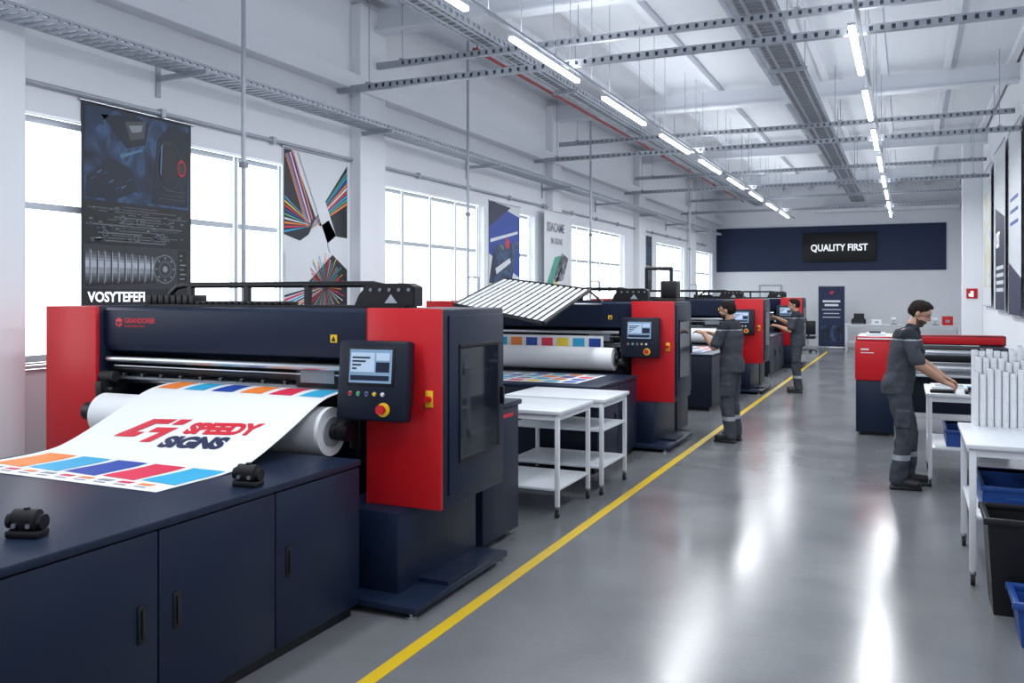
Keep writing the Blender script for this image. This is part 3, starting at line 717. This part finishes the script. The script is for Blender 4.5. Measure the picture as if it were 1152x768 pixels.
# lower radial streaks
b.face([(.50, .02, 1), (1.26, .02, 1), (1.26, .60, 1), (.95, .78, 1), (.42, .40, 1)], PBLK)
for k in range(60):
    a = math.radians(k*6+rd.uniform(-2, 2)); r1 = rd.uniform(.26, .42); cx, cy = .80, .38; wd = .006
    ux, uy = math.cos(a), math.sin(a); r1 = min(r1, ((1.25-cx)/ux if ux > .01 else 9), ((cy-.03)/-uy if uy < -.01 else 9))
    b.face([(cx+ux*.04, cy+uy*.04, 4), (cx+ux*r1-uy*wd, cy+uy*r1+ux*wd, 4), (cx+ux*r1+uy*wd, cy+uy*r1-ux*wd, 4)], fan[(k*4+1) % 11])
ribbon((.03, .03), (.03, .30), (.74, .34), (.76, .42), 6, [C_NV, C_OR, C_NV, C_CY, C_MG, C_NV], 3, .4)
# broad white diagonal bands on top
b.face([(.26, 1.96, 6), (.50, 1.96, 6), (1.10, .86, 6), (.90, .80, 6)], PWHT)
b.face([(.03, .44, 6), (.03, .78, 6), (.86, 1.20, 6), (1.02, 1.02, 6)], PWHT)
b.done('print', t, smooth=False); hang_bar(t, w, h, 'L')
w, h = 1.3, 1.45
t, b = poster('blue_graphic_poster', 'blue and white poster with a diagonal photo band', XP, 13.42, 2.0, w, h)
Q(b, 0, 0, w, h, 0, PWHT); Q(b, 0, 0, w, h, -1, PWHT)
b.face([(0, .55, 1), (1.3, .15, 1), (1.3, 1.25, 1), (0, 1.45, 1)], C_BL); b.face([(0, 1.0, 2), (.9, 1.40, 2), (0, 1.45, 2)], C_NV)
b.face([(.0, .05, 2), (.9, .0, 2), (1.25, .8, 2), (.2, .7, 2)], PH_BLUE); b.disc(.75, .75, .09, 3, REDL); b.face([(.3, .2, 3), (.9, .42, 3), (.85, .50, 3), (.25, .30, 3)], PWHT)
b.face([(.05, .74, 3), (1.2, .95, 3), (1.2, 1.0, 3), (.05, .80, 3)], PWHT)
b.done('print', t, smooth=False); hang_bar(t, w, h, 'L')
w, h = 1.5, 1.5
t, b = poster('white_script_poster', 'white poster with grey lettering and green leaf shapes', XL+.165, 15.52, 1.98, w, h)
Q(b, 0, 0, w, h, 0, PWHT); Q(b, 0, 0, w, h, -1, PWHT)
b.face([(.1, .05, 1), (.45, .05, 1), (.9, .65, 1), (.55, .6, 1)], C_GR); b.face([(.4, .1, 2), (1.0, .15, 2), (1.3, .6, 2), (.95, .7, 2)], PH_GREY); b.face([(.5, .05, 2), (.65, .05, 2), (.95, .45, 2)], C_YE)
b.done('print', t, smooth=False); txt('SSACAME', .25, C_GY, FL((.012, .12, 1.10)), t, sx=.9, bold=.003); txt('IN SIGNS', .17, C_GY, FL((.012, .34, .86)), t, sx=.9); hang_bar(t, w, h, 'L')
w, h = 1.0, 1.5
t, b = poster('dark_poster', 'narrow dark poster with pale lettering', XP, 22.85, 1.95, w, h)
Q(b, 0, 0, w, h, 0, PBLK); Q(b, 0, 0, w, h, -1, PBLK); Q(b, .1, .75, .9, 1.4, 1, PH_BLUE); Q(b, .1, .3, .9, .5, 1, PG[2])
for k in range(4): Q(b, .2, .55+k*.04, .8, .57+k*.04, 2, PWHT)
b.done('print', t, smooth=False); hang_bar(t, w, h, 'L')
XRP = XR-.05
w, h = 2.0, 3.0
PH_COL = photo_mat('photo_pale_colour', [(.35, (.55, .60, .66)), (.5, (.68, .62, .42)), (.6, (.70, .74, .78)), (.7, (.25, .42, .50)), (.85, (.5, .25, .2))], 1.0, 1.0)
t, b = poster('colour_wall_banner', 'tall hanging banner with pale colourful imagery', XRP, 22.8, 1.6, w, h, 'R')
Q(b, 0, 0, w, h, 0, PWHT); Q(b, 0, 0, w, h, -1, PWHT); Q(b, .1, .4, w-.1, h-.5, 1, PH_COL)
b.done('print', t, smooth=False); hang_bar(t, w, h, 'R')
w, h = 2.0, 3.1
t, b = poster('navy_wall_banner', 'tall hanging white and navy banner with small lettering', XRP, 19.9, 1.55, w, h, 'R')
Q(b, 0, 0, w, h, 0, PWHT); Q(b, 0, 0, w, h, -1, PWHT); b.face([(.08, 0, 1), (w-.08, 0, 1), (w-.08, 1.7, 1), (.08, 2.0, 1)], C_NV)
for k in range(4): Q(b, .3, .35+k*.14, 1.7, .42+k*.14, 2, PWHT)
b.done('print', t, smooth=False); txt('UST', .42, SIGNW, FR((-.012, -.3, 1.2)), t, bold=.006); hang_bar(t, w, h, 'R')
w, h = 1.8, 3.1
t, b = poster('white_wall_banner', 'tall hanging white banner with a navy band', XRP, 17.3, 1.5, w, h, 'R')
Q(b, 0, 0, w, h, 0, PWHT); Q(b, 0, 0, w, h, -1, PWHT); b.face([(0, 0, 1), (w, 0, 1), (w, .6, 1), (0, .9, 1)], C_NV)
for k in range(3): Q(b, .25, 1.5+k*.2, 1.4, 1.56+k*.2, 1, C_BL)
b.done('print', t, smooth=False); hang_bar(t, w, h, 'R')
w, h = 3.0, 3.2
t, b = poster('pale_wall_banner', 'large pale blank hanging banner', XRP, 15.0, 1.5, w, h, 'R')
PALE = mat('pale_banner_print', (.72, .79, .86), .5, 0, .05, 1)
Q(b, 0, 0, w, h, 0, PWHT); Q(b, 0, 0, w, h, -1, PWHT); Q(b, .06, .06, w-.06, h-.06, 1, PALE)
b.done('print', t, smooth=False); hang_bar(t, w, h, 'R')

# ------------------------------------------------------------------ back of the hall
t = thing('quality_sign', 'black wall sign with white capital lettering', 'sign', (-2.2, YB-.05, 3.0))
MB().box(-1.22, 1.22, -.08, 0, 0, 1.03, BLACK, .01).done('sign_panel', t)
txt('QUALITY FIRST', .33, SIGNW, FX((0, -.085, .39)), t, bold=.006, align='CENTER', sx=.84)
t = thing('roll_up_banner', 'plain navy roll-up banner with light heading and small text', 'banner', (-2.35, 31.6, 0))
MB().box(-.45, .45, -.1, .1, 0, .08, STEEL, .01).done('base', t)
MB().box(-.42, .42, -.01, .01, .08, 2.12, BLUEWALL).done('banner_print', t)
MB().cyl((0, .05, .08), (0, .03, 2.12), .015, STEEL).box(-.43, .43, -.02, .02, 2.12, 2.15, STEEL).done('pole', t)
b = MB().prism([(-.08, -.014, 1.86), (.03, -.014, 1.86), (.09, -.014, 1.96), (-.02, -.014, 1.96)], (0, .004, 0), REDL)
for k, (a, c, q) in enumerate(((-.28, .28, .07), (-.22, .22, .07), (-.3, .3, .025), (-.25, .25, .025), (-.28, .28, .025))): b.box(a, c, -.014, -.01, 1.58-k*.13, 1.58-k*.13+q, PWHT)
b.box(-.32, .32, -.014, -.011, .25, .80, PH_BLUE)
b.done('emblem', t)
for x0, x1, y in ((-1.85, -.1, 30.4), (-.05, 1.5, 30.4), (-4.6, -3.2, 30.9)):
    cart(x0, x1, y, y+.8, .88, 'long white counter desk at the hall end', (.3,), 'desk', 'desk', group='white desks', topm=PWHT, cast=False)
def carton(x, y, z, w, l, h, m, label):
    MB().box(-w/2, w/2, -l/2, l/2, 0, h, m, .004).box(-w/2-.002, w/2+.002, -.02, .02, h-.001, h+.002, C_GY).box(-.06, .06, -l/2-.003, -l/2, h*.3, h*.6, C_GY).done('carton', loc=(x, y, z), label=label, cat='box', group='cartons on desks')
def desk_printer(x, y, z, m, label):
    t = thing('desktop_printer', label, 'printer', (x, y, z), group='small equipment on desks')
    MB().box(-.22, .22, -.18, .18, 0, .16, m, .02).box(-.19, .19, -.16, .14, .16, .19, BLACK, .01).box(-.17, .17, -.30, -.18, .03, .045, GALVD).done('printer_body', t)
    MB().prism([(-.16, .10, .18), (.16, .10, .18), (.16, .20, .34), (-.16, .20, .34)], (0, .01, 0), m).done('paper_tray', t)
def tape_stand(x, y, z, label):
    b = MB().box(-.1, .1, -.06, .06, 0, .02, BLACK).box(-.015, .015, -.02, .02, .02, .22, GALV)
    b.cyl((-.07, 0, .17), (.07, 0, .17), .07, PWHT).cyl((-.075, 0, .17), (.075, 0, .17), .03, C_GY)
    b.done('tape_dispenser', loc=(x, y, z), label=label, cat='tool', group='small equipment on desks')
desk_printer(.35, 30.8, .881, PWHT, 'white desktop printer on the counter desk'); desk_printer(-1.45, 30.8, .881, BLACK, 'black desktop printer on the counter desk')
carton(1.15, 30.75, .881, .3, .3, .28, RED, 'red carton on the desk'); carton(-.9, 30.8, .881, .3, .3, .16, PWHT, 'white carton on the desk')
tape_stand(-.4, 30.7, .881, 'tape dispenser with a white roll on the desk'); tape_stand(.8, 30.7, .881, 'tape dispenser with a white roll on the desk')
carton(-3.6, 31.2, .881, .4, .3, .22, RED, 'red carton on the desk'); desk_printer(-4.15, 31.2, .881, PWHT, 'white desktop printer on the counter desk')
t = thing('office_chair', 'black office chair on castors', 'chair', (-2.9, 29.4, 0))
MB().box(-.24, .24, -.24, .24, .44, .52, BLACK, .03).done('seat', t); MB().box(-.22, .22, .2, .27, .55, 1.0, BLACK, .03).box(-.03, .03, .22, .26, .45, .6, BLACK).done('backrest', t)
b = MB().cyl((0, 0, .08), (0, 0, .44), .025, STEEL)
for k in range(5):
    a = k*math.tau/5; b.cyl((0, 0, .09), (.26*math.cos(a), .26*math.sin(a), .07), .018, BLACK, 8); b.ball((.26*math.cos(a), .26*math.sin(a), .03), .03, .03, .03, BLACK, 10)
b.done('chair_base', t)
t = thing('fire_extinguisher', 'red fire extinguisher standing against the pillar', 'fire extinguisher', (1.36, 23.68, .0))
MB().cyl((0, 0, 0), (0, 0, .45), .075, RED).ball((0, 0, .45), .075, .075, .06, RED).done('tank', t); MB().cyl((0, 0, .48), (0, 0, .56), .02, BLACK).box(-.06, .06, -.015, .015, .55, .575, BLACK).path([(0, -.02, .52), (.1, -.02, .48), (.1, -.02, .15)], .012, BLACK).done('valve_hose', t)
MB().box(-.12, .12, -.01, 0, 0, .24, RED, .003).box(-.03, .03, -.014, -.01, .04, .18, SIGNW).box(-.07, -.04, -.014, -.01, .05, .12, SIGNW).done('fire_sign', loc=(1.42, 23.79, 1.75), label='small red square fire safety sign on the pillar', cat='sign')

# ------------------------------------------------------------------ people
def limb(b, pts):
    for (p, r), (q, s) in zip(pts[:-1], pts[1:]):
        b.cyl(p, q, r, SKIN, 16, s)
    for p, r in pts: b.ball(p, r, r, r, SKIN, 14)
def loft(b, rings, n=24):
    bm = b.bm; R = []
    for (c, rx, ry) in rings:
        R.append([bm.verts.new((c[0]+rx*math.copysign(abs(math.cos(a))**.85, math.cos(a)), c[1]+ry*math.copysign(abs(math.sin(a))**.85, math.sin(a)), c[2])) for a in [2*math.pi*k/n for k in range(n)]])
    fs = [bm.faces.new(R[0][::-1]), bm.faces.new(R[-1])]
    for a, c in zip(R[:-1], R[1:]):
        for k in range(n): fs.append(bm.faces.new((a[k], a[(k+1) % n], c[(k+1) % n], c[k])))
    bmesh.ops.recalc_face_normals(bm, faces=fs); b.mi(SKIN)
FOLDS = bpy.data.textures.new('cloth_folds', 'CLOUDS'); FOLDS.noise_scale = .10; FOLDS.noise_depth = 1
TUFT = bpy.data.textures.new('hair_tufts', 'CLOUDS'); TUFT.noise_scale = .02; TUFT.noise_depth = 1
def remesh(b, name, mats, paint, parent, vox, sm=4, label=None, folds=0, tex=None):
    me = bpy.data.meshes.new('tmp'); b.bm.to_mesh(me); b.bm.free()
    o = bpy.data.objects.new('tmp', me); COL.objects.link(o)
    r = o.modifiers.new('r', 'REMESH'); r.mode = 'VOXEL'; r.voxel_size = vox; r.use_smooth_shade = True
    s = o.modifiers.new('s', 'SMOOTH'); s.iterations = sm; s.factor = .5
    if folds:
        d = o.modifiers.new('d', 'DISPLACE'); d.texture = tex or FOLDS; d.strength = folds; d.mid_level = .45
    bpy.context.view_layer.update(); dg = bpy.context.evaluated_depsgraph_get()
    nm = bpy.data.meshes.new_from_object(o.evaluated_get(dg)); bpy.data.objects.remove(o); bpy.data.meshes.remove(me)
    nm.materials.clear(); nm.name = name
    for m in mats: nm.materials.append(m)
    for p in nm.polygons: p.use_smooth = True; p.material_index = paint(p.center) if paint else 0
    return link(name, nm, parent, label=label)
def V(*a): return Vector(a)
def hand(b, w, d, side, curl=.6):
    d = d.normalized(); side = (side-d*side.dot(d)).normalized(); nrm = d.cross(side)
    if nrm.z > 0: nrm = -nrm
    limb(b, [(w, .026), (w+d*.04, .024)])
    for o in (-.026, -.009, .009, .026): limb(b, [(w+d*.02+side*o*.6, .016), (w+d*.085+side*o, .013)])
    for o, L in ((-.034, .062), (-.012, .076), (.012, .082), (.034, .074)):
        p = w+d*.088+side*o; q = p; pts = [(p, .0098)]; a = curl*.4
        for f in (.42, .32, .26):
            q = q+(d*math.cos(a)+nrm*math.sin(a)+side*o*1.2)*L*f; pts.append((q, .0092-.0012*len(pts))); a += curl*.7
        limb(b, pts)
    p = w+d*.03+side*.028
    limb(b, [(p, .014), (p+d*.03+side*.022+nrm*.008, .0115), (p+d*.058+side*.026+nrm*.02, .009)])
def person(loc, rz, label, J, vox=.0055, beard=False, scale=1.):
    t = thing('person', label, 'person', loc, rz); t.scale = (scale,)*3
    hip, waist, chest, neck, head = J['hip'], J['waist'], J['chest'], J['neck'], J['head']
    lp_ = hip.lerp(waist, .5)
    def torso(b, g):
        up = chest+V(0, 0, .10); mid = waist.lerp(chest, .5)
        rings = [((hip.x, hip.y, hip.z-.09), .085+g, .12+g), ((hip.x-.01, hip.y, hip.z), .115+g, .160+g), ((waist.x, waist.y, waist.z), .104+g, .146+g),
                 ((mid.x, mid.y, mid.z), .116+g, .158+g), ((chest.x, chest.y, chest.z), .122+g, .178+g), ((up.x, up.y, up.z), .098+g, .170+g),
                 ((up.x, up.y, up.z+.05), .065+g, .115+g), ((neck.x, neck.y, up.z+.08), .045+g*.5, .06+g*.5)]
        loft(b, rings)
    b = MB(); torso(b, 0)
    limb(b, [(neck-V(0, 0, .03), .058), (neck+V(.0, 0, .04), .055), (head-V(.015, 0, .06), .055)])
    H = Matrix.Translation(head) @ Matrix.Rotation(J.get('yaw', 0), 4, 'Z') @ Matrix.Rotation(J.get('pitch', 0), 4, 'Y')
    def hb(c, r, bb=None, res=24):
        bb = bb or b
        mt = H @ Matrix.Translation(c) @ Matrix.Diagonal((*r, 1)); bmesh.ops.create_uvsphere(bb.bm, u_segments=res, v_segments=res*2//3, radius=1, matrix=mt); bb.mi(SKIN)
    hb((-.01, 0, .03), (.096, .074, .088)); hb((.03, 0, -.04), (.060, .054, .072)); hb((.064, 0, -.090), (.022, .024, .020)); hb((.055, 0, .03), (.038, .054, .05))
    limb(b, [(H @ V(.088, 0, .022), .008), (H @ V(.108, 0, -.014), .0115)]); hb((.098, 0, -.02), (.013, .017, .009))
    for s in (-1, 1):
        hb((-.005, s*.076, -.008), (.017, .011, .028)); hb((.080, s*.03, .036), (.014, .022, .007)); hb((.04, s*.038, -.045), (.038, .02, .04))
    hb((.085, 0, -.048), (.012, .022, .006)); hb((.083, 0, -.060), (.012, .019, .007))
    for s, k in ((-1, 'R'), (1, 'L')):
        sh, el, wr = J['sh'+k], J['el'+k], J['wr'+k]
        limb(b, [(sh, .058), (sh.lerp(el, .4), .054), (el, .043)]); limb(b, [(el, .043), (el.lerp(wr, .3), .045), (wr, .029)])
        hd = J.get('hd'+k, (wr-el)); hand(b, wr, hd, J.get('ts'+k, V(0, -s, .4)), J.get('curl'+k, .6))
        kn, an = J['kn'+k], J['an'+k]; hj = V(hip.x, s*.085, hip.z-.04)
        limb(b, [(hj, .088), (hj.lerp(kn, .5), .072), (kn, .054)]); limb(b, [(kn, .054), (kn.lerp(an, .3), .054), (an, .036)])
        limb(b, [(an, .036), (an+V(.05, 0, -.035), .034), (an+V(.14, s*.015, -.045), .028)])
    Hi = H.inverted()
    def pb(c):
        q = Hi @ c
        if q.length > .2: return 0
        if q.x > .06 and abs(abs(q.y)-.030) < .012 and abs(q.z-.016) < .0045: return 2
        if q.x > .065 and abs(abs(q.y)-.030) < .018 and abs(q.z-.037) < .004: return 2
        if q.x > .07 and abs(q.y) < .022 and abs(q.z+.054) < .005: return 1
        if beard and -.118 < q.z < -.040 and q.x > -.004+(-.04-q.z)*.55 and abs(q.y) < .08 and q.x < .2:
            if q.x < .040 and q.z > -.05: return 0
            return 3
        if q.z > -.005 and q.x < .052 and q.z > .004+max(q.x, -.02)*.9 and abs(q.y) > .03 and abs(q.y) < .076: return 2
        if q.x < -.024 and q.z > -.055: return 2
        return 0
    remesh(b, 'body', [SKIN, SKIND, HAIR, BEARD], pb, t, vox)
    b = MB(); hb((-.013, 0, .036), (.098, .0765, .0885), b, 40); hb((-.030, 0, .010), (.082, .0735, .076), b, 40); hb((.018, 0, .086), (.064, .056, .043), b, 40); hb((.050, 0, .096), (.031, .045, .023), b, 32)
    o = remesh(b, 'hair', [HAIR], None, t, .0035, 2, folds=.007, tex=TUFT)
    bm = bmesh.new(); bm.from_mesh(o.data)
    def cutv(c):
        q = Hi @ c
        if q.z < -.048: return True
        if q.x > .062+.25*(q.z-.06) and q.z < .080: return True
        return q.z < .020+max(0, q.x)*.55 and q.x > -.022
    bmesh.ops.delete(bm, geom=[v for v in bm.verts if cutv(v.co)], context='VERTS'); bm.to_mesh(o.data); bm.free()
    b = MB(); torso(b, .020)
    for s, k in ((-1, 'R'), (1, 'L')):
        sh, el = J['sh'+k], J['el'+k]; limb(b, [(sh-V(0, s*.03, 0), .068), (sh, .071), (sh.lerp(el, .5), .067), (sh.lerp(el, .84), .066)])
        b.box(chest.x+.12, chest.x+.148, s*.085-.045, s*.085+.045, chest.z-.07, chest.z-.02, CLOTH, .005)
    limb(b, [(neck-V(0, 0, .03), .067), (neck+V(-.008, 0, .005), .063)])
    loft(b, [((hip.x-.012, 0, hip.z-.07), .134, .184), ((hip.x-.01, 0, hip.z+.02), .140, .184), ((waist.x, 0, waist.z), .126, .166)])
    yz = chest.z+.07
    remesh(b, 'work_shirt', [CLOTH, CLOTHD, REFL], lambda c: 1 if c.z > yz else (2 if abs(c.z-yz) < .009 else 0), t, max(vox, .007), 4, folds=.024)
    b = MB(); loft(b, [((hip.x, 0, hip.z-.10), .104, .15), ((hip.x, 0, hip.z), .122, .168), ((lp_.x, 0, lp_.z), .110, .152)])
    for s, k in ((-1, 'R'), (1, 'L')):
        kn, an = J['kn'+k], J['an'+k]; hj = V(hip.x, s*.085, hip.z-.04)
        limb(b, [(hj, .103), (hj.lerp(kn, .5), .092), (kn, .079), (kn.lerp(an, .5), .077), (an+V(0, 0, .0), .070)])
        m_ = hj.lerp(kn, .55); b.box(m_.x-.06, m_.x+.06, *sorted((m_.y+s*.05, m_.y+s*.100)), kn.z+.08, kn.z+.24, CLOTH, .01)
        for f in (.02, .06): limb(b, [(an+V(.055, -s*.03, f), .016), (an+V(.045, s*.045, f+.02), .016), (an+V(-.05, s*.02, f), .016)])
    remesh(b, 'work_trousers', [CLOTH, REFL, CLOTHD], lambda c: 1 if abs(c.z-.30) < .026 else 0, t, max(vox, .007), 4, folds=.026)
    for s, k in ((-1, 'R'), (1, 'L')):
        an = J['an'+k]; b = MB()
        limb(b, [(an+V(0, 0, .04), .052), (an+V(-.01, 0, -.02), .050), (an+V(-.015, 0, -.035), .046)]); limb(b, [(an+V(.0, 0, -.02), .050), (an+V(.09, s*.005, -.028), .046), (an+V(.165, s*.015, -.034), .044)])
        b.box(an.x-.068, an.x+.21, an.y-.046, an.y+.052, an.z-.086, an.z-.058, SHOE, .008)
        remesh(b, 'shoe', [SHOE], None, t, .007, 3)
    return t
AN = .087
J1 = dict(hip=V(-.03, 0, .95), waist=V(-.01, 0, 1.10), chest=V(.04, 0, 1.33), neck=V(.10, 0, 1.49), head=V(.155, 0, 1.635), pitch=.50, yaw=-.25,
          shR=V(.04, -.185, 1.43), elR=V(.12, -.25, 1.17), wrR=V(.33, -.16, 1.02), shL=V(.06, .185, 1.43), elL=V(.18, .23, 1.18), wrL=V(.38, .10, 1.03),
          knR=V(.02, -.11, .50), anR=V(-.05, -.12, AN), knL=V(.08, .10, .50), anL=V(.06, .13, AN), hdR=V(1, .1, -.45), hdL=V(1, -.2, -.5), curlR=.9, curlL=.9)
person((-.05, 9.22, 0), math.radians(6), 'worker in grey uniform leaning over the white workbench', J1, .0045, True, 1.02)
J2 = dict(hip=V(0, 0, .95), waist=V(.0, 0, 1.10), chest=V(.01, 0, 1.34), neck=V(.02, 0, 1.50), head=V(.05, 0, 1.645), pitch=.12, yaw=.0,
          shR=V(.02, -.185, 1.44), elR=V(.13, -.24, 1.20), wrR=V(.31, -.14, 1.34), shL=V(.02, .185, 1.44), elL=V(.13, .24, 1.19), wrL=V(.31, .15, 1.36),
          knR=V(.03, -.10, .50), anR=V(-.02, -.11, AN), knL=V(.02, .10, .50), anL=V(-.04, .12, AN), hdR=V(1, .2, .25), hdL=V(1, -.2, .25))
person((-2.02, 11.2, 0), math.radians(168), 'worker in grey uniform reaching to the printer side', J2, .006, True)
J3 = dict(J2); J3.update(elR=V(.16, -.26, 1.28), wrR=V(.38, -.18, 1.40), wrL=V(.34, .14, 1.25), elL=V(.12, .24, 1.17))
person((-1.90, 17.3, 0), math.radians(184), 'worker in grey uniform with one arm raised to a printer', J3, .008, False)

# ------------------------------------------------------------------ light, world, camera
w = bpy.data.worlds.new('world'); sc.world = w; w.use_nodes = True
bg = w.node_tree.nodes['Background']; bg.inputs[0].default_value = (.80, .88, 1, 1); bg.inputs[1].default_value = .9
def area(x, y, z, sx, sy, e, rot=(0, 0, 0), c=(.94, .97, 1)):
    l = bpy.data.lights.new('tube_and_fill_area', 'AREA'); l.shape = 'RECTANGLE'; l.size = sx; l.size_y = sy; l.energy = e; l.color = c
    o = bpy.data.objects.new('tube_and_fill_light', l); COL.objects.link(o); o.location = (x, y, z); o.rotation_euler = rot
for y in (3, 9, 15, 21, 27):
    area(-3.4, y, 4.2, .3, 4, 88); area(-.46, y, 4.2, .3, 4, 88)
    area(-3.4, y, 4.345, .2, 5, 30, (math.pi, 0, 0)); area(-.46, y, 4.345, .2, 5, 20, (math.pi, 0, 0))  # added upward fill that brightens the ceiling, no fixture of its own
cam = bpy.data.cameras.new('camera'); co = bpy.data.objects.new('camera', cam); COL.objects.link(co)
co.location = (0, 0, 1.85); co.rotation_euler = (math.radians(90), 0, math.radians(24.3))
cam.sensor_width = 36; cam.lens = 985/1152*36; cam.shift_y = -53/1152; cam.clip_end = 200
sc.camera = co
